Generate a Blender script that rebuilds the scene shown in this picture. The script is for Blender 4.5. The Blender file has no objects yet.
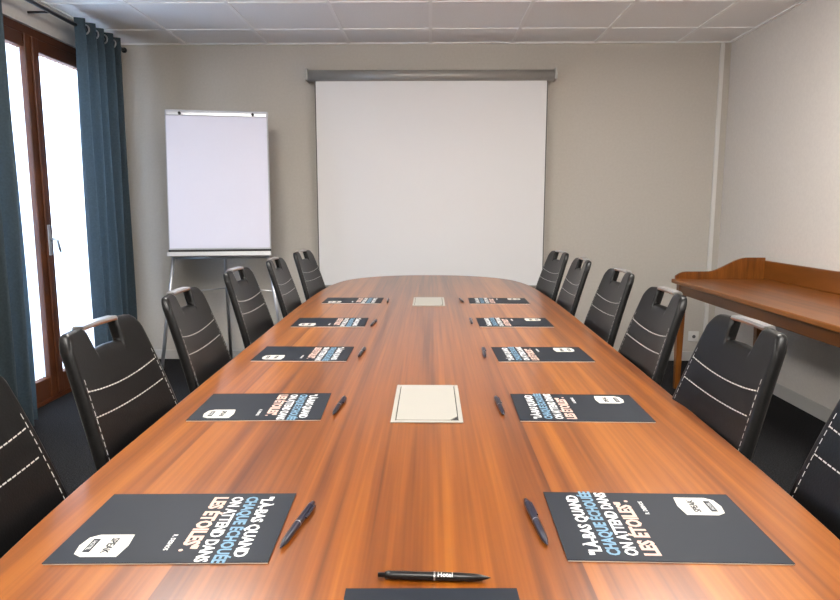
import bpy, bmesh, math, random
from mathutils import Vector, Matrix
random.seed(4)
S = bpy.context.scene
COL = S.collection
try:
    S.view_settings.view_transform = 'Standard'
    S.view_settings.look = 'None'
except Exception:
    pass

# ------------------------------------------------------------------ materials
def pm(name, col, rough=0.5, metal=0.0, spec=0.5, coat=0.0, sheen=0.0):
    m = bpy.data.materials.new(name); m.use_nodes = True
    b = m.node_tree.nodes['Principled BSDF']
    b.inputs['Base Color'].default_value = (*col, 1)
    b.inputs['Roughness'].default_value = rough
    b.inputs['Metallic'].default_value = metal
    b.inputs['Specular IOR Level'].default_value = spec
    b.inputs['Coat Weight'].default_value = coat
    b.inputs['Sheen Weight'].default_value = sheen
    return m

def add_noise(m, c1, c2, scale=20, bump=0.0, detail=4, bdist=0.002, vec_scale=(1, 1, 1), lo=0.3, hi=0.7):
    nt = m.node_tree; b = nt.nodes['Principled BSDF']
    tc = nt.nodes.new('ShaderNodeTexCoord'); mp = nt.nodes.new('ShaderNodeMapping')
    mp.inputs['Scale'].default_value = vec_scale
    n = nt.nodes.new('ShaderNodeTexNoise'); n.inputs['Scale'].default_value = scale
    n.inputs['Detail'].default_value = detail
    r = nt.nodes.new('ShaderNodeValToRGB')
    r.color_ramp.elements[0].position = lo; r.color_ramp.elements[0].color = (*c1, 1)
    r.color_ramp.elements[1].position = hi; r.color_ramp.elements[1].color = (*c2, 1)
    L = nt.links
    L.new(tc.outputs['Object'], mp.inputs['Vector']); L.new(mp.outputs[0], n.inputs['Vector'])
    L.new(n.outputs['Fac'], r.inputs[0]); L.new(r.outputs[0], b.inputs['Base Color'])
    if bump > 0:
        bp = nt.nodes.new('ShaderNodeBump'); bp.inputs['Strength'].default_value = bump
        bp.inputs['Distance'].default_value = bdist
        L.new(n.outputs['Fac'], bp.inputs['Height']); L.new(bp.outputs[0], b.inputs['Normal'])
    return m

def wood(name, dark, mid, light, axis='Y', strip=0.14, rough=0.3, coat=0.3, tone=.10):
    m = pm(name, mid, rough, coat=coat, spec=.35); nt = m.node_tree; L = nt.links
    b = nt.nodes['Principled BSDF']; b.inputs['Coat Roughness'].default_value = 0.16
    tc = nt.nodes.new('ShaderNodeTexCoord'); sp = nt.nodes.new('ShaderNodeSeparateXYZ')
    L.new(tc.outputs['Object'], sp.inputs[0])
    cross = 'X' if axis == 'Y' else 'Y'
    def math_(op, a, bb=None):
        n = nt.nodes.new('ShaderNodeMath'); n.operation = op
        for i, v in enumerate((a, bb)):
            if v is None: continue
            if isinstance(v, (int, float)): n.inputs[i].default_value = v
            else: L.new(v, n.inputs[i])
        return n.outputs[0]
    idx = math_('FLOOR', math_('ADD', math_('DIVIDE', sp.outputs[cross], strip), 40.5))
    wn = nt.nodes.new('ShaderNodeTexWhiteNoise'); wn.noise_dimensions = '1D'; L.new(idx, wn.inputs['W'])
    off = math_('MULTIPLY', wn.outputs['Value'], 9.0)
    along = math_('ADD', math_('ADD', sp.outputs[axis], off), 3.37)
    cb = nt.nodes.new('ShaderNodeCombineXYZ')
    L.new(math_('ADD', sp.outputs[cross], 5.713), cb.inputs[0]); L.new(along, cb.inputs[1]); L.new(math_('ADD', sp.outputs['Z'], .137), cb.inputs[2])
    def ns(sc, vs, det, dist=0.0):
        mp = nt.nodes.new('ShaderNodeMapping'); mp.inputs['Scale'].default_value = vs
        n = nt.nodes.new('ShaderNodeTexNoise'); n.inputs['Scale'].default_value = sc
        n.inputs['Detail'].default_value = det; n.inputs['Distortion'].default_value = dist
        L.new(cb.outputs[0], mp.inputs[0]); L.new(mp.outputs[0], n.inputs['Vector'])
        return n.outputs['Fac']
    a = ns(1.0, (32, .45, 4), 3)
    c = ns(1.0, (120, 1.8, 10), 2)
    d = ns(1.0, (8, .25, 2), 2)
    v = math_('ADD', math_('MULTIPLY', a, .50), math_('MULTIPLY', c, .26))
    v = math_('ADD', v, math_('MULTIPLY', d, .24))
    v = math_('ADD', v, math_('MULTIPLY', math_('SUBTRACT', wn.outputs['Value'], .5), tone))
    r = nt.nodes.new('ShaderNodeValToRGB'); e = r.color_ramp.elements
    e[0].position = .34; e[0].color = (*dark, 1); e[1].position = .69; e[1].color = (*light, 1)
    k = e.new(.51); k.color = (*mid, 1)
    L.new(v, r.inputs[0]); L.new(r.outputs[0], b.inputs['Base Color'])
    return m

M = {}
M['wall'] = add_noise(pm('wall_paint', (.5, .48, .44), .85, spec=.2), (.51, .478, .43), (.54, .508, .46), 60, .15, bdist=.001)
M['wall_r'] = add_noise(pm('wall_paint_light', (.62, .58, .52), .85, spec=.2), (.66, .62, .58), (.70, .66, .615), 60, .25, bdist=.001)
M['ceil'] = add_noise(pm('ceiling_tile', (.7, .69, .66), .95, spec=.1), (.87, .865, .855), (.93, .925, .915), 130, .1, bdist=.001)
M['ceilbar'] = pm('ceiling_grid_metal', (.94, .94, .93), .5)
M['carpet'] = add_noise(pm('carpet', (.02, .02, .022), .95, spec=.1), (.006, .006, .007), (.03, .03, .032), 160, .8, bdist=.004)
M['base'] = pm('baseboard_paint', (.50, .49, .47), .5)
M['table'] = wood('table_veneer', (.090, .020, .002), (.215, .060, .005), (.36, .120, .012), 'Y', .135, .31, .35, .16)
M['tabedge'] = pm('table_edge_wood', (.05, .014, .004), .3)
M['console'] = wood('console_wood', (.10, .029, .004), (.19, .060, .009), (.27, .095, .017), 'Y', .3, .33, .2)
M['frame'] = wood('window_wood', (.05, .015, .005), (.09, .027, .009), (.13, .04, .015), 'Y', .5, .4, .1)
M['leather'] = add_noise(pm('black_leather', (.01, .01, .01), .34, spec=.22), (.003, .003, .0033), (.005, .005, .0055), 260, .2, bdist=.001)
M['stitch'] = pm('white_thread', (.62, .62, .60), .7)
M['chrome'] = pm('brushed_steel', (.62, .62, .63), .28, 1.0)
M['navy'] = pm('navy_card', (.007, .011, .019), .5, spec=.22)
M['paper'] = pm('page_paper', (.82, .80, .76), .7)
M['white'] = pm('print_white', (.62, .64, .65), .6)
M['pink'] = pm('print_coral', (.58, .40, .34), .6)
M['blue'] = pm('print_blue', (.14, .27, .39), .6)
M['beige'] = pm('print_beige', (.56, .55, .51), .6)
M['screen'] = pm('projection_fabric', (.77, .765, .77), .85, spec=.1)
M['blackedge'] = pm('screen_border', (.10, .10, .10), .7)
M['casing'] = pm('screen_casing_metal', (.34, .33, .31), .4, .3)
M['pad'] = pm('flipchart_paper', (.71, .70, .80), .7)
M['board'] = pm('flipchart_board', (.48, .49, .53), .45)
M['alu'] = pm('aluminium', (.55, .56, .58), .35, .8)
M['plate'] = pm('socket_plate', (.36, .35, .315), .5, .1, spec=.25)
M['gap'] = pm('dark_gap', (.02, .02, .02), .8)
M['pen_navy'] = pm('pen_navy_plastic', (.004, .004, .018), .28)
M['pen_black'] = pm('pen_black_plastic', (.005, .005, .006), .28)
def cloth(name, c1, c2, tr):
    m = add_noise(pm(name, c1, .85, sheen=.1), c1, c2, 90, .2, bdist=.001)
    nt = m.node_tree; out = nt.nodes['Material Output']; b = nt.nodes['Principled BSDF']
    t = nt.nodes.new('ShaderNodeBsdfTranslucent'); t.inputs[0].default_value = (*[min(1, c * 1.8) for c in c2], 1)
    mx = nt.nodes.new('ShaderNodeMixShader'); mx.inputs[0].default_value = tr
    nt.links.new(b.outputs[0], mx.inputs[1]); nt.links.new(t.outputs[0], mx.inputs[2]); nt.links.new(mx.outputs[0], out.inputs['Surface'])
    return m
M['curt'] = cloth('curtain_cloth', (.026, .040, .048), (.042, .064, .077), .28)
M['plastic'] = pm('white_plastic', (.72, .71, .68), .4)
M['rod'] = pm('curtain_rod_metal', (.03, .03, .035), .35, .6)

m = bpy.data.materials.new('sheer_voile'); m.use_nodes = True; nt = m.node_tree
for n in list(nt.nodes): nt.nodes.remove(n)
o = nt.nodes.new('ShaderNodeOutputMaterial'); mx = nt.nodes.new('ShaderNodeMixShader')
t = nt.nodes.new('ShaderNodeBsdfTranslucent'); d = nt.nodes.new('ShaderNodeBsdfDiffuse')
t.inputs[0].default_value = (.68, .79, .95, 1); d.inputs[0].default_value = (.85, .88, .92, 1)
mx.inputs[0].default_value = .35
nt.links.new(t.outputs[0], mx.inputs[1]); nt.links.new(d.outputs[0], mx.inputs[2]); nt.links.new(mx.outputs[0], o.inputs[0])
M['sheer'] = m
m = bpy.data.materials.new('window_glass'); m.use_nodes = True; nt = m.node_tree
for n in list(nt.nodes): nt.nodes.remove(n)
o = nt.nodes.new('ShaderNodeOutputMaterial'); mx = nt.nodes.new('ShaderNodeMixShader')
t = nt.nodes.new('ShaderNodeBsdfTransparent'); d = nt.nodes.new('ShaderNodeBsdfGlossy'); d.inputs['Roughness'].default_value = .05
mx.inputs[0].default_value = .08
nt.links.new(t.outputs[0], mx.inputs[1]); nt.links.new(d.outputs[0], mx.inputs[2]); nt.links.new(mx.outputs[0], o.inputs[0])
M['glass'] = m
def emis(name, col, st):
    m = bpy.data.materials.new(name); m.use_nodes = True; b = m.node_tree.nodes['Principled BSDF']
    b.inputs['Emission Color'].default_value = (*col, 1); b.inputs['Emission Strength'].default_value = st
    return m
M['led'] = emis('led_diffuser', (1, .955, .895), 34)  # glow of the added, out-of-view fill panels

# ------------------------------------------------------------------ helpers
def obj(name, me, parent=None, mats=(), loc=(0, 0, 0), rot=(0, 0, 0)):
    o = bpy.data.objects.new(name, me); COL.objects.link(o)
    for k in mats:
        if me is not None: me.materials.append(M[k])
    o.location = loc; o.rotation_euler = rot
    if parent: o.parent = parent
    return o
def empty(name, loc=(0, 0, 0), rot=(0, 0, 0), parent=None):
    o = bpy.data.objects.new(name, None); COL.objects.link(o); o.empty_display_size = .1
    o.location = loc; o.rotation_euler = rot
    if parent: o.parent = parent
    return o
def mesh(name, vs, fs, smooth=False, mi=None):
    me = bpy.data.meshes.new(name); me.from_pydata([tuple(v) for v in vs], [], fs)
    bm = bmesh.new(); bm.from_mesh(me); bmesh.ops.recalc_face_normals(bm, faces=bm.faces); bm.to_mesh(me); bm.free()
    if smooth:
        for p in me.polygons: p.use_smooth = True
    if mi:
        for p, i in zip(me.polygons, mi): p.material_index = i
    return me
def boxdata(boxes):
    vs, fs = [], []
    for a, b in boxes:
        n = len(vs)
        for x in (a[0], b[0]):
            for y in (a[1], b[1]):
                for z in (a[2], b[2]): vs.append((x, y, z))
        fs += [tuple(n + i for i in q) for q in ((0, 1, 3, 2), (4, 6, 7, 5), (0, 4, 5, 1), (2, 3, 7, 6), (0, 2, 6, 4), (1, 5, 7, 3))]
    return vs, fs
def boxes(name, bl, mat, parent=None, bevel=0, seg=2, loc=(0, 0, 0), rot=(0, 0, 0)):
    vs, fs = boxdata(bl)
    o = obj(name, mesh(name, vs, fs), parent, [mat], loc, rot)
    if bevel:
        md = o.modifiers.new('bevel', 'BEVEL'); md.width = bevel; md.segments = seg; md.limit_method = 'ANGLE'
        for p in o.data.polygons: p.use_smooth = True
        md.harden_normals = True
    return o
def box(name, a, b, mat, parent=None, bevel=0, seg=2, loc=(0, 0, 0), rot=(0, 0, 0)):
    return boxes(name, [(a, b)], mat, parent, bevel, seg, loc, rot)
def tubedata(pts, r, n=10, cap=True, radii=None):
    vs, fs = [], []; pts = [Vector(p) for p in pts]; N = len(pts)
    prev = None
    for i, p in enumerate(pts):
        d = (pts[min(i + 1, N - 1)] - pts[max(i - 1, 0)]).normalized()
        ref = prev if prev is not None else (Vector((0, 0, 1)) if abs(d.z) < .9 else Vector((1, 0, 0)))
        a = d.cross(ref).normalized(); b = a.cross(d).normalized(); prev = b
        rr = radii[i] if radii else r
        for k in range(n):
            t = 2 * math.pi * k / n; vs.append(p + (a * math.cos(t) + b * math.sin(t)) * rr)
    for i in range(N - 1):
        for k in range(n):
            fs.append((i * n + k, i * n + (k + 1) % n, (i + 1) * n + (k + 1) % n, (i + 1) * n + k))
    if cap: fs.append(tuple(range(n))); fs.append(tuple((N - 1) * n + k for k in range(n)))
    return vs, fs
def tube(name, pts, r, mat, parent=None, n=10, radii=None):
    vs, fs = tubedata(pts, r, n, True, radii)
    me = mesh(name, vs, fs); 
    for p in me.polygons: p.use_smooth = len(p.vertices) == 4
    return obj(name, me, parent, [mat])
def rounded(pts, r=.05, seg=5):
    pts = [Vector(p) for p in pts]; out = [pts[0]]
    for i in range(1, len(pts) - 1):
        a, p, b = pts[i - 1], pts[i], pts[i + 1]
        u = (a - p).normalized() * r; v = (b - p).normalized() * r
        for k in range(seg + 1):
            t = k / seg; out.append((p + u) * (1 - t) ** 2 + p * 2 * t * (1 - t) + (p + v) * t * t)
    out.append(pts[-1]); return out
def textmesh(body, size, mat, align='LEFT', off=0.0):
    c = bpy.data.curves.new('txt', 'FONT'); c.body = body; c.size = size; c.align_x = align; c.offset = off
    c.resolution_u = 2; c.extrude = .0001
    o = bpy.data.objects.new('txt', c); COL.objects.link(o)
    bpy.context.view_layer.update()
    me = bpy.data.meshes.new_from_object(o.evaluated_get(bpy.context.evaluated_depsgraph_get()))
    bpy.data.objects.remove(o); me.materials.clear(); me.materials.append(M[mat]); return me
def dup(root, name, loc, rz):
    r = empty(name, loc, (0, 0, rz))
    def rec(src, par):
        for ch in src.children:
            c = ch.copy(); COL.objects.link(c); c.parent = par; rec(ch, c)
    rec(root, r); return r

# ------------------------------------------------------------------ room
XL, XR, YB, YF, H = -2.39, 2.29, 5.2, -1.6, 2.478
WY0, WY1, WZ = 3.42, 4.86, 2.30
box('floor', (XL - .1, YF - .1, -.1), (XR + .1, YB + .1, 0), 'carpet')
box('ceiling', (XL - .1, YF - .1, H), (XR + .1, YB + .1, H + .1), 'ceil')
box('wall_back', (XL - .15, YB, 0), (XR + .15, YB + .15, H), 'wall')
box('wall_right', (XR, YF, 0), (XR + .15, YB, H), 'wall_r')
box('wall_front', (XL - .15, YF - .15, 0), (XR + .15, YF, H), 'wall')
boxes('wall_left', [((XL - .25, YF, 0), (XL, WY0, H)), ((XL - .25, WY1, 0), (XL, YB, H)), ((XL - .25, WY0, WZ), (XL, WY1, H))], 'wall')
g = []
k = -3
while k <= 3:
    x = k * .627
    g.append(((x - .012, YF, H - .006), (x + .012, YB, H))); k += 1
y = 4.80
while y > YF:
    g.append(((XL, y - .012, H - .0055), (XR, y + .012, H))); y -= .60
g += [((XL, YB - .022, H - .008), (XR, YB, H)), ((XR - .022, YF, H - .008), (XR, YB, H)), ((XL, YF, H - .008), (XL + .022, YB, H))]
boxes('trim_ceiling_grid', g, 'ceilbar')
box('baseboard_back', (XL, YB - .012, 0), (XR, YB, .075), 'base', bevel=.003)
box('baseboard_right', (XR - .012, YF, 0), (XR, YB - .012, .085), 'base', bevel=.003)
boxes('baseboard_left', [((XL, YF, 0), (XL + .012, WY0 - .02, .075)), ((XL, WY1 + .02, 0), (XL + .012, YB - .012, .075))], 'base')
boxes('trim_cable_trunking', [((2.205, YB - .02, .075), (2.235, YB, H - .01))], 'plastic', bevel=.003)
for (px, py) in ((-1.1, .9), (1.1, .9), (-1.1, 2.7), (1.1, 2.7), (0, -.6)):  # unseen fill panels, added out of view to brighten the room
    r = empty('ceiling_light_panel', (px, py, H))
    box('mounting_plate', (-.24, -.24, -.045), (.24, .24, 0), 'plastic', r)
    box('diffuser', (-.28, -.28, -.105), (.28, .28, -.045), 'led', r, .01)  # hung low with glowing sides to brighten the ceiling

# ------------------------------------------------------------------ window (french window)
w = empty('window_1', (XL, 0, 0))
X0, X1 = -.14, -.02
boxes('outer_frame', [((X0 - .02, WY0, 0), (X1, WY0 + .05, WZ)), ((X0 - .02, WY1 - .05, 0), (X1, WY1, WZ)), ((X0 - .02, WY0 + .05, WZ - .05), (X1, WY1 - .05, WZ)), ((X0 - .02, WY0 + .05, 0), (X1, WY1 - .05, .03))], 'frame', w, .006)
mid = 4.05
for nm, a, b in (('leaf_1', WY0 + .05, mid), ('leaf_2', mid, WY1 - .05)):
    z0, z1 = .03, WZ - .05; s = .07
    boxes(nm, [((X0, a, z0), (X1 + .01, a + s, z1)), ((X0, b - s, z0), (X1 + .01, b, z1)), ((X0, a + s, z0), (X1, b - s, z0 + .13)), ((X0, a + s, z1 - .08), (X1, b - s, z1))], 'frame', w, .006)
    box('glass_' + nm, (X0 + .03, a + s, z0 + .13), (X0 + .036, b - s, z1 - .08), 'glass', w)
box('astragal', (X1 + .01, mid - .02, .05), (X1 + .025, mid + .02, WZ - .06), 'frame', w, .005)
box('handle_plate', (X1 + .025, mid - .015, .93), (X1 + .031, mid + .015, 1.12), 'alu', w, .003)
tube('handle', rounded([(X1 + .03, mid, 1.03), (X1 + .075, mid, 1.03), (X1 + .075, mid + .03, .95)], .012), .008, 'alu', w)
for a, b in ((WY0 + .125, mid - .075), (mid + .075, WY1 - .125)):
    vs, fs = [], []; n = 160
    for i in range(n + 1):
        yy = a + (b - a) * i / n
        xx = XL - .047 + .014 * math.sin(i * .55) + .006 * math.sin(i * 1.3)
        vs += [(xx, yy, .17), (xx, yy, 1.2), (xx, yy, WZ - .14)]
    for i in range(n):
        for j in range(2): fs.append((i * 3 + j, i * 3 + 3 + j, i * 3 + 4 + j, i * 3 + 1 + j))
    obj('sheer_curtain', mesh('sheer', vs, fs, True), None, ['sheer'])

# drapes
RX, RZ = -2.25, 2.375
rod = empty('curtain_rod')
tube('rod', [(RX, 2.62, RZ), (RX, 4.95, RZ)], .012, 'rod', rod)
for yy in (2.62, 4.95):
    bm = bmesh.new(); bmesh.ops.create_uvsphere(bm, u_segments=14, v_segments=10, radius=.020)
    me = bpy.data.meshes.new('finial'); bm.to_mesh(me); bm.free(); obj('finial', me, rod, ['rod'], (RX, yy, RZ))
for yy in (2.68, 4.02, 4.93):
    tube('bracket', [(XL, yy, RZ), (RX, yy, RZ)], .007, 'rod', rod)
def drape(a, b, folds, amp, x0):
    vs, fs = [], []; n = folds * 16; m_ = 16; rnd = [random.uniform(-1, 1) for _ in range(folds + 2)]
    for i in range(n + 1):
        t = i / n; ph = t * folds * 2 * math.pi; f = int(t * folds)
        for j in range(m_ + 1):
            s = j / m_; z = .02 + (RZ + .045 - .02) * s
            am = amp * (1 + .25 * (1 - s) * rnd[f % len(rnd)] * abs(math.sin(ph / 2)))
            vs.append((x0 + am * math.sin(ph) + .006 * math.sin(ph * .5 + s * 5), a + (b - a) * t + .012 * (1 - s) * math.cos(ph * 2), z))
    q = m_ + 1
    for i in range(n):
        for j in range(m_): fs.append((i * q + j, (i + 1) * q + j, (i + 1) * q + j + 1, i * q + j + 1))
    r = empty('drape_curtain')
    o = obj('cloth', mesh('drape', vs, fs, True), r, ['curt'])
    for i in range(folds * 2):
        yy = a + (b - a) * i / (folds * 2)
        if i == 0: continue
        pts = [(x0 + .03 * math.cos(u), yy + .004 * (1 if i % 2 else -1), RZ + .03 * math.sin(u)) for u in [2 * math.pi * k / 16 for k in range(17)]]
        tube('grommet', pts, .005, 'alu', r, 6)
    return r
drape(2.80, 3.56, 6, .055, RX)
drape(4.28, 4.88, 5, .055, RX)

# ------------------------------------------------------------------ wall outlet
r = empty('wall_outlet', (2.13, YB, .20))
box('plate', (-.042, -.008, -.042), (.042, 0, .042), 'plastic', r, .004)
vs, fs = tubedata([(0, -.014, 0), (0, -.008, 0)], .022, 20); obj('socket_rim', mesh('rim', vs, fs), r, ['plastic'])
vs, fs = tubedata([(0, -.0145, 0), (0, -.0138, 0)], .014, 20); obj('socket_well', mesh('well', vs, fs), r, ['blackedge'])

# ------------------------------------------------------------------ projection screen
r = empty('projection_screen', (0.005, 0, 0))
tube('casing', [(-.935, 5.125, 2.222), (.935, 5.125, 2.222)], .042, 'casing', r, 20)
box('casing_bracket_a', (-.95, 5.08, 2.185), (-.932, YB - .002, 2.27), 'casing', r, .004)
box('casing_bracket_b', (.932, 5.08, 2.185), (.95, YB - .002, 2.27), 'casing', r, .004)
box('fabric', (-.879, 5.116, .62), (.879, 5.118, 2.20), 'screen', r)
boxes('border', [((-.886, 5.115, .62), (-.879, 5.119, 2.20)), ((.879, 5.115, .62), (.886, 5.119, 2.20))], 'blackedge', r)
tube('bottom_bar', [(-.90, 5.117, .61), (.90, 5.117, .61)], .013, 'casing', r, 12)

# ------------------------------------------------------------------ flipchart
r = empty('flipchart_easel', (-1.505, 4.66, 0), (0, 0, math.radians(11)))
bd = empty('board_group', (0, 0, .89), (math.radians(-6), 0, 0), r)
box('board', (-.355, -.01, 0), (.355, .012, 1.03), 'board', bd, .006)
box('paper_pad', (-.345, -.019, .05), (.345, -.0105, .995), 'pad', bd)
box('clamp_bar', (-.345, -.03, .985), (.345, -.0195, 1.01), 'alu', bd, .004)
for sx in (-.25, .25):
    tube('clamp_knob', [(sx, -.045, .998), (sx, -.03, .998)], .010, 'gap', bd, 12)
boxes('pen_tray', [((-.355, -.075, -.008), (.355, -.0105, .004)), ((-.355, -.080, -.008), (.355, -.075, .022))], 'alu', bd, .002)
box('tray_band', (-.355, -.0195, .006), (.355, -.0105, .04), 'gap', bd)
tube('leg_1', [(-.32, .03, .95), (-.45, -.04, .0)], .0125, 'alu', r)
tube('leg_2', [(.32, .03, .95), (.45, -.04, .0)], .0125, 'alu', r)
tube('leg_3', [(0, .12, 1.55), (0, .38, .0)], .0125, 'alu', r)
tube('cross_bar', [(-.33, .03, .87), (.33, .03, .87)], .010, 'alu', r)
tube('brace', [(-.36, .005, .62), (0, .272, .62)], .005, 'alu', r)
tube('brace_b', [(.36, .005, .62), (0, .272, .62)], .005, 'alu', r)

# ------------------------------------------------------------------ console table on the right
r = empty('console_table', (0, 0, 0))
cx0, cx1, cy0, cy1 = 1.64, 2.272, 1.75, 4.42
box('top', (cx0, cy0, .722), (cx1, cy1, .75), 'console', r, .006, 3)
boxes('apron', [((cx0 + .03, cy0 + .04, .655), (cx0 + .05, cy1 - .04, .722)), ((cx1 - .05, cy0 + .04, .655), (cx1 - .03, cy1 - .04, .722)),
                ((cx0 + .05, cy0 + .04, .655), (cx1 - .05, cy0 + .06, .722)), ((cx0 + .05, cy1 - .06, .655), (cx1 - .05, cy1 - .04, .722))], 'console', r, .003)
box('gallery_back', (cx1 - .02, cy0 + .01, .75), (cx1, cy1 - .005, .875), 'console', r, .006, 3)
for nm, ya, yb in (('gallery_end_1', cy1 - .025, cy1 - .005), ('gallery_end_2', cy0 + .01, cy0 + .03)):
    prof = []
    for i in range(25):
        t = i / 24
        x = cx0 + .02 + (cx1 - .02 - cx0 - .02) * t
        s = min(1, max(0, (t - .35) / .45)); s = s * s * (3 - 2 * s)
        z = .80 + .095 * s + (-.03 * (1 - t / .12) ** 2 if t < .12 else 0)
        prof.append((x, z))
    poly = [(cx0 + .02, .75)] + prof + [(cx1 - .02, .75)]
    n = len(poly); vs = [(x, ya, z) for x, z in poly] + [(x, yb, z) for x, z in poly]
    fs = [tuple(range(n)), tuple(range(2 * n - 1, n - 1, -1))] + [(i, (i + 1) % n, n + (i + 1) % n, n + i) for i in range(n)]
    obj(nm, mesh(nm, vs, fs), r, ['console'])
for i, (lx, ly) in enumerate(((cx0 + .025, cy1 - .085), (cx1 - .075, cy1 - .085), (cx0 + .025, cy0 + .03), (cx1 - .075, cy0 + .03))):
    a = .05; vs = []
    for z, ins in ((0, .009), (.62, .0), (.722, .0)):
        vs += [(lx + ins, ly + ins, z), (lx + a - ins, ly + ins, z), (lx + a - ins, ly + a - ins, z), (lx + ins, ly + a - ins, z)]
    fs = [(0, 1, 2, 3), (8, 9, 10, 11)] + [(j * 4 + k, j * 4 + (k + 1) % 4, j * 4 + 4 + (k + 1) % 4, j * 4 + 4 + k) for j in range(2) for k in range(4)]
    obj('leg_%d' % (i + 1), mesh('leg', vs, fs), r, ['console'])

# ------------------------------------------------------------------ conference table
TZ = .75
half = [(.30, 0), (.305, .12), (.33, .25), (.39, .38), (.50, .485), (.65, .55), (.81, .578), (1.12, .598), (1.69, .615), (2.2, .627), (2.7, .636), (3.2, .640), (3.6, .636), (3.9, .622),
        (4.12, .597), (4.30, .55), (4.43, .475), (4.53, .37), (4.60, .24), (4.635, .11), (4.64, 0)]
def crom(P, n=6):
    out = []
    for i in range(len(P) - 1):
        p0, p1, p2, p3 = P[max(i - 1, 0)], P[i], P[i + 1], P[min(i + 2, len(P) - 1)]
        for k in range(n):
            t = k / n
            out.append(tuple(.5 * ((2 * p1[j]) + (-p0[j] + p2[j]) * t + (2 * p0[j] - 5 * p1[j] + 4 * p2[j] - p3[j]) * t * t + (-p0[j] + 3 * p1[j] - 3 * p2[j] + p3[j]) * t ** 3) for j in (0, 1)))
    out.append(P[-1]); return out
hp = crom(half)
ring = [(-b, a) for a, b in hp] + [(b, a) for a, b in hp[-2:0:-1]]
cyc = 2.47
def rings(levels):
    vs, fs, mi = [], [], []; n = len(ring)
    for z, ins in levels:
        for (x, y) in ring:
            v = Vector((x, y - cyc)); l = v.length; v2 = v * ((l - ins) / l); vs.append((v2.x, v2.y + cyc, z))
    for j in range(len(levels) - 1):
        for i in range(n): fs.append((j * n + i, j * n + (i + 1) % n, (j + 1) * n + (i + 1) % n, (j + 1) * n + i)); mi.append(1)
    fs.append(tuple(range(n))); mi.append(1)
    fs.append(tuple((len(levels) - 1) * n + i for i in range(n))); mi.append(0)
    return vs, fs, mi
r = empty('conference_table')
vs, fs, mi = rings([(TZ - .036, .012), (TZ - .034, .004), (TZ - .028, 0), (TZ - .006, 0), (TZ - .0015, .003), (TZ, .008)])
me = mesh('tabletop', vs, fs)
for p, i in zip(me.polygons, mi): p.material_index = i
obj('tabletop', me, r, ['table', 'tabedge'])
boxes('apron_beam', [((-.06, .75, TZ - .11), (.06, 4.15, TZ - .036))], 'tabedge', r, .004)
for i, yy in enumerate((1.0, 2.5, 4.0)):
    boxes('pedestal_%d' % (i + 1), [((-.09, yy - .05, .04), (.09, yy + .05, TZ - .11)), ((-.16, yy - .06, 0), (.16, yy + .06, .04))], 'tabedge', r, .006)

# ------------------------------------------------------------------ recessed cable boxes
for yy in (1.525, 3.27):
    r = empty('cable_outlet_box', (-.006, yy, TZ))
    boxes('rim', [((-.080, -.152, 0), (-.070, .152, .003)), ((.070, -.152, 0), (.080, .152, .003)), ((-.070, -.152, 0), (.070, -.140, .003)), ((-.070, .140, 0), (.070, .152, .003))], 'plate', r, .001)
    box('gap', (-.070, -.140, 0), (.070, .140, .0008), 'gap', r)
    vs = [(-.068, -.138), (.050, -.138), (.068, -.112), (.068, .138), (-.068, .138)]
    n = 5; v3 = [(x, y, .0009) for x, y in vs] + [(x, y, .0034) for x, y in vs]
    fs = [tuple(range(n)), tuple(range(n, 2 * n))] + [(i, (i + 1) % n, n + (i + 1) % n, n + i) for i in range(n)]
    obj('lid', mesh('lid', v3, fs), r, ['plate'])

# ------------------------------------------------------------------ chair
def bx(h): return .14 - .14 * max(0, (h - .44) / .53) ** 1.4
def hw(h): return .203 - .054 * max(0, (h - .44) / .53) ** 1.8
def topz(u):
    a = abs(u); z = .975
    if a > .82: z -= .034 * ((a - .82) / .18) ** 2.6
    z -= .006 * a
    s = min(1, max(0, (.44 - a) / .09)); s = s * s * (3 - 2 * s)
    z -= .050 * s
    return z
def surf(u, h, side, off=0.0):
    e = min(1, (1 - abs(u)) / .07); et = min(1, max(0, (topz(u) - h) / .016))
    k = math.sqrt(max(0, 1 - (1 - e) ** 2)) * .6 + .4; k2 = math.sqrt(max(0, 1 - (1 - et) ** 2)) * .6 + .4
    t = .013 * min(k, k2)
    return Vector((bx(h) + .010 * u * u + side * (t + off), u * hw(h), h))
chair = empty('conference_chair')
us = [-1 + 2 * i / 80 for i in range(81)]; nv = 24
vs, fs = [], []
for side in (1, -1):
    for u in us:
        for j in range(nv + 1):
            q = j / nv; q = 1 - (1 - q) ** 1.7
            h = .44 + (topz(u) - .44) * q
            vs.append(surf(u, h, side))
q = nv + 1; nU = len(us); off = nU * q
for s in (0, off):
    for i in range(nU - 1):
        for j in range(nv): fs.append((s + i * q + j, s + (i + 1) * q + j, s + (i + 1) * q + j + 1, s + i * q + j + 1))
for i in range(nU - 1):
    for j in (0, nv): fs.append((i * q + j, (i + 1) * q + j, off + (i + 1) * q + j, off + i * q + j))
for i in (0, nU - 1):
    for j in range(nv): fs.append((i * q + j, i * q + j + 1, off + i * q + j + 1, off + i * q + j))
obj('backrest', mesh('backrest', vs, fs, True), chair, ['leather'])
vs, fs = [], []
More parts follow.
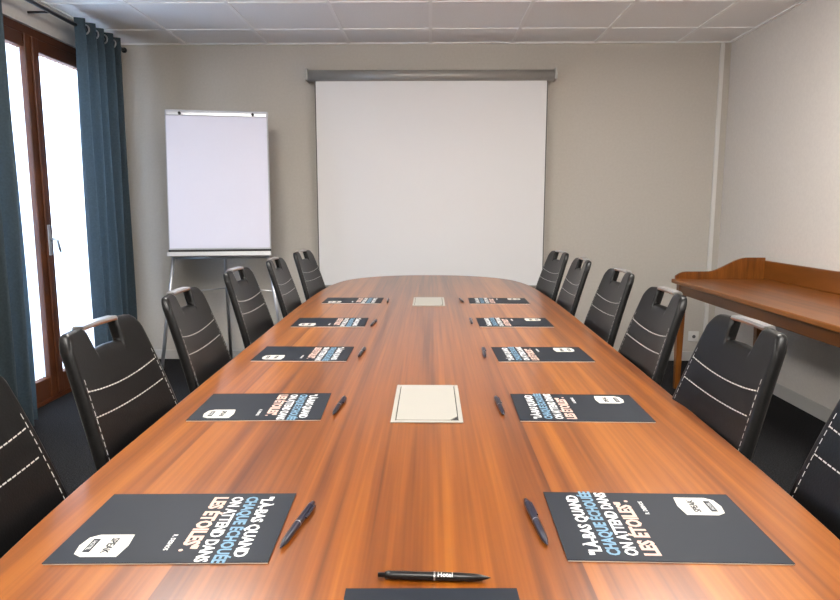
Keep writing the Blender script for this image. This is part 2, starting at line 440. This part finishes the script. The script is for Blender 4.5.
def stitch(path, side, wd=.0012):
    P = path
    dense = []
    for a, b in zip(P[:-1], P[1:]):
        for k in range(40): dense.append((a[0] + (b[0] - a[0]) * k / 40, a[1] + (b[1] - a[1]) * k / 40))
    pts = [surf(u, h, side, .0008) for u, h in dense]
    d = 0; start = 0; on = True
    for i in range(1, len(pts)):
        d += (pts[i] - pts[i - 1]).length
        if d > (.009 if on else .002):
            if on:
                a, b = pts[start], pts[i]; t = (b - a).normalized(); nrm = Vector((side, 0, .25 * side)).normalized(); w_ = t.cross(nrm).normalized() * wd
                n = len(vs); vs.extend([a - w_, a + w_, b + w_, b - w_]); fs.append((n, n + 1, n + 2, n + 3))
            on = not on; start = i; d = 0
def arc(h0, sag, u0=.9): return [(-u0 + 2 * u0 * k / 12, h0 - sag * (1 - (-1 + k / 6) ** 2)) for k in range(13)]
for side in (1, -1):
    stitch(arc(.862, .014, .90), side); stitch(arc(.812, .010, .90), side)
    for sg in (-1, 1):
        stitch([(sg * .90, .50), (sg * .90, .70), (sg * .90, .90)], side, .0009)
obj('stitching', mesh('stitching', vs, fs), chair, ['stitch'])
vs = []; fs = []
for k in range(9):
    u = -.47 + .94 * k / 8; c = Vector((bx(.97) + .010 * u * u, u * hw(.97), .9725 - .002 * abs(u)))
    for dx, dz in ((-.011, -.005), (.011, -.005), (.013, .0), (.010, .005), (-.010, .005), (-.013, 0)): vs.append(c + Vector((dx, 0, dz)))
for k in range(8):
    for i in range(6): fs.append((k * 6 + i, k * 6 + (i + 1) % 6, k * 6 + 6 + (i + 1) % 6, k * 6 + 6 + i))
fs.append(tuple(range(6))); fs.append(tuple(48 + i for i in range(6)))
obj('handle', mesh('handle', vs, fs, False), chair, ['chrome'])
box('seat', (.10, -.210, .415), (.52, .210, .485), 'leather', chair, .028, 5)
side_pts = lambda s: [(.14, s * .19, .405), (.50, s * .19, .405), (.54, s * .19, .014), (.06, s * .19, .014)]
full = side_pts(-1) + list(reversed(side_pts(1)))
tube('cantilever_frame', rounded(full, .05, 6), .0125, 'chrome', chair, 10)
boxes('seat_support', [((.16, -.19, .398), (.20, .19, .416)), ((.42, -.19, .398), (.46, .19, .416))], 'chrome', chair, .003)

pos = [(-.712, .862, 2), (-.722, 1.370, -1), (-.755, 1.92, 2), (-.80, 2.64, -2), (-.78, 3.21, 0), (-.765, 3.83, -7)]
posr = [(.712, .885, -1), (.698, 1.395, 1), (.722, 1.95, 0), (.775, 2.61, 2), (.765, 3.22, 0), (.765, 3.80, 7)]
for i, (x, y, a) in enumerate(pos):
    if i == 0: chair.location = (x, y, 0); chair.rotation_euler = (0, 0, math.radians(a))
    else: dup(chair, 'conference_chair', (x, y, 0), math.radians(a))
for x, y, a in posr: dup(chair, 'conference_chair', (x, y, 0), math.radians(180 + a))

# ------------------------------------------------------------------ brochures (long axis X, top toward +X)
br = empty('brochure')
box('pages', (-.1475, -.1045, 0), (.1475, .1045, .0018), 'paper', br)
box('cover', (-.1485, -.105, .0018), (.1485, .105, .0026), 'navy', br)
R = -math.pi / 2
def bt(body, x, y, size, mat, off=.0, sx=1):
    o = obj('print_' + mat, textmesh(body, size, mat, 'LEFT', off), br, (), (x, y, .0028), (0, 0, R)); o.scale = (sx, 1, 1); return o
bt('"LÀ-BAS QUAND', .098, .092, .0245, 'white', .0008, 1.0)
bt('CHAQUE ÉCHOUÉE', .074, .092, .0245, 'blue', .0008, .92)
bt('ON ATTEND DANS', .050, .092, .0245, 'white', .0008, .92)
bt('LES ÉTOILES".', .021, .092, .0300, 'pink', .0013, .95)
bt('R. DESNOS', -.002, -.03, .009, 'white', .0002)
c = (-.088, -.060)
pts = [(.030, -.030), (.034, 0), (.030, .030), (-.018, .030), (-.030, .022), (-.034, 0), (-.030, -.022), (-.018, -.030)]
n = len(pts)
vs = [(c[0] + x, c[1] + y, .0026) for x, y in pts] + [(c[0] + x, c[1] + y, .0029) for x, y in pts]
obj('badge', mesh('badge', vs, [tuple(range(n)), tuple(range(n, 2 * n))] + [(i, (i + 1) % n, n + (i + 1) % n, n + i) for i in range(n)]), br, ['beige'])
o = obj('badge_text', textmesh('SPEAK', .0145, 'navy', 'CENTER', .0004), br, (), (c[0] + .004, c[1], .0031), (0, 0, R))
box('badge_tag', (c[0] - .022, c[1] - .018, .0029), (c[0] - .012, c[1] + .018, .0031), 'navy', br)
o = obj('badge_tag_text', textmesh('HOTEL', .008, 'white', 'CENTER'), br, (), (c[0] - .020, c[1], .0033), (0, 0, R))
bp = [(-.364, .900, 1.5, 0), (-.394, 1.487, 2, 0), (-.405, 2.057, 0, 0), (-.41, 2.65, 1, 0), (-.392, 3.30, 0, 0),
      (.334, .913, -1, 1), (.350, 1.49, -1, 1), (.358, 2.06, 1, 1), (.347, 2.66, 0, 1), (.348, 3.30, -1, 1)]
for i, (x, y, a, rr) in enumerate(bp):
    if i == 0: br.location = (x, y, TZ); br.rotation_euler = (0, 0, math.radians(a))
    else: dup(br, 'brochure', (x, y, TZ), math.radians(a + 180 * rr))
dup(br, 'brochure', (.005, .594, TZ), math.radians(91))

# ------------------------------------------------------------------ pens (along local Y, tip at -Y)
def pen(mat, name='ballpoint_pen'):
    r = empty(name)
    prof = [(-.071, .0006), (-.069, .0009), (-.067, .0018), (-.058, .0038), (-.050, .0047), (-.030, .0053), (-.028, .0053), (0, .0054), (.055, .0050), (.062, .0046), (.0621, .003), (.071, .003), (.0712, .0022)]
    vs, fs = tubedata([(0, y, .0055) for y, _ in prof], 0, 16, True, [q_ for _, q_ in prof])
    me = mesh('barrel', vs, fs)
    for p in me.polygons: p.use_smooth = len(p.vertices) == 4
    obj('barrel', me, r, [mat])
    vs, fs = tubedata([(0, -.0015, .0055), (0, .0005, .0055)], .0056, 16); obj('ring', mesh('ring', vs, fs), r, ['chrome'])
    boxes('clip', [((.0045, .018, .0045), (.0080, .058, .0072)), ((.003, .054, .0045), (.0078, .060, .0075))], mat, r, .0006)
    return r
P1 = pen('pen_navy')
plist = [(-.194, .900, -8), (-.2145, 1.485, -3), (-.222, 2.065, -2), (-.231, 2.62, -4), (-.215, 3.28, 2),
         (.158, .914, 4), (.165, 1.49, 2), (.176, 2.07, -2), (.172, 2.67, 0), (.162, 3.30, 6)]
for i, (x, y, a) in enumerate(plist):
    if i == 0: P1.location = (x, y, TZ); P1.rotation_euler = (0, 0, math.radians(a))
    else: dup(P1, 'ballpoint_pen', (x, y, TZ), math.radians(a))
P2 = pen('pen_black'); P2.location = (.006, .764, TZ); P2.rotation_euler = (0, 0, math.radians(88))
o = obj('pen_print', textmesh('Hotel', .0085, 'white', 'CENTER', .0002), P2, ())
o.matrix_local = Matrix.Translation((-.0036, -.014, .0096)) @ Matrix.Rotation(math.radians(-35), 4, 'Y') @ Matrix.Rotation(math.pi / 2 + math.pi, 4, 'Z') @ Matrix.Translation((0, -.0025, .0004))

# ------------------------------------------------------------------ lights
def area(name, loc, rot, sx, sy, p, col):
    l = bpy.data.lights.new(name, 'AREA'); l.shape = 'RECTANGLE'; l.size = sx; l.size_y = sy; l.energy = p; l.color = col
    o = bpy.data.objects.new(name, l); COL.objects.link(o); o.location = loc; o.rotation_euler = rot
area('daylight', (XL - .75, (WY0 + WY1) / 2, 1.35), (0, -math.pi / 2, 0), 2.3, 1.9, 250, (.86, .93, 1))
wd = bpy.data.worlds.new('world'); S.world = wd; wd.use_nodes = True
wd.node_tree.nodes['Background'].inputs[0].default_value = (.75, .85, 1, 1)
wd.node_tree.nodes['Background'].inputs[1].default_value = 1.0

# ------------------------------------------------------------------ camera
cd = bpy.data.cameras.new('camera'); cam = bpy.data.objects.new('camera', cd); COL.objects.link(cam)
cd.sensor_width = 36; cd.lens = 650 / 840 * 36; cd.clip_start = .02
cam.location = (0, 0, 1.213); cam.rotation_euler = (math.radians(90 - 7.9), 0, math.radians(.88))
S.camera = cam
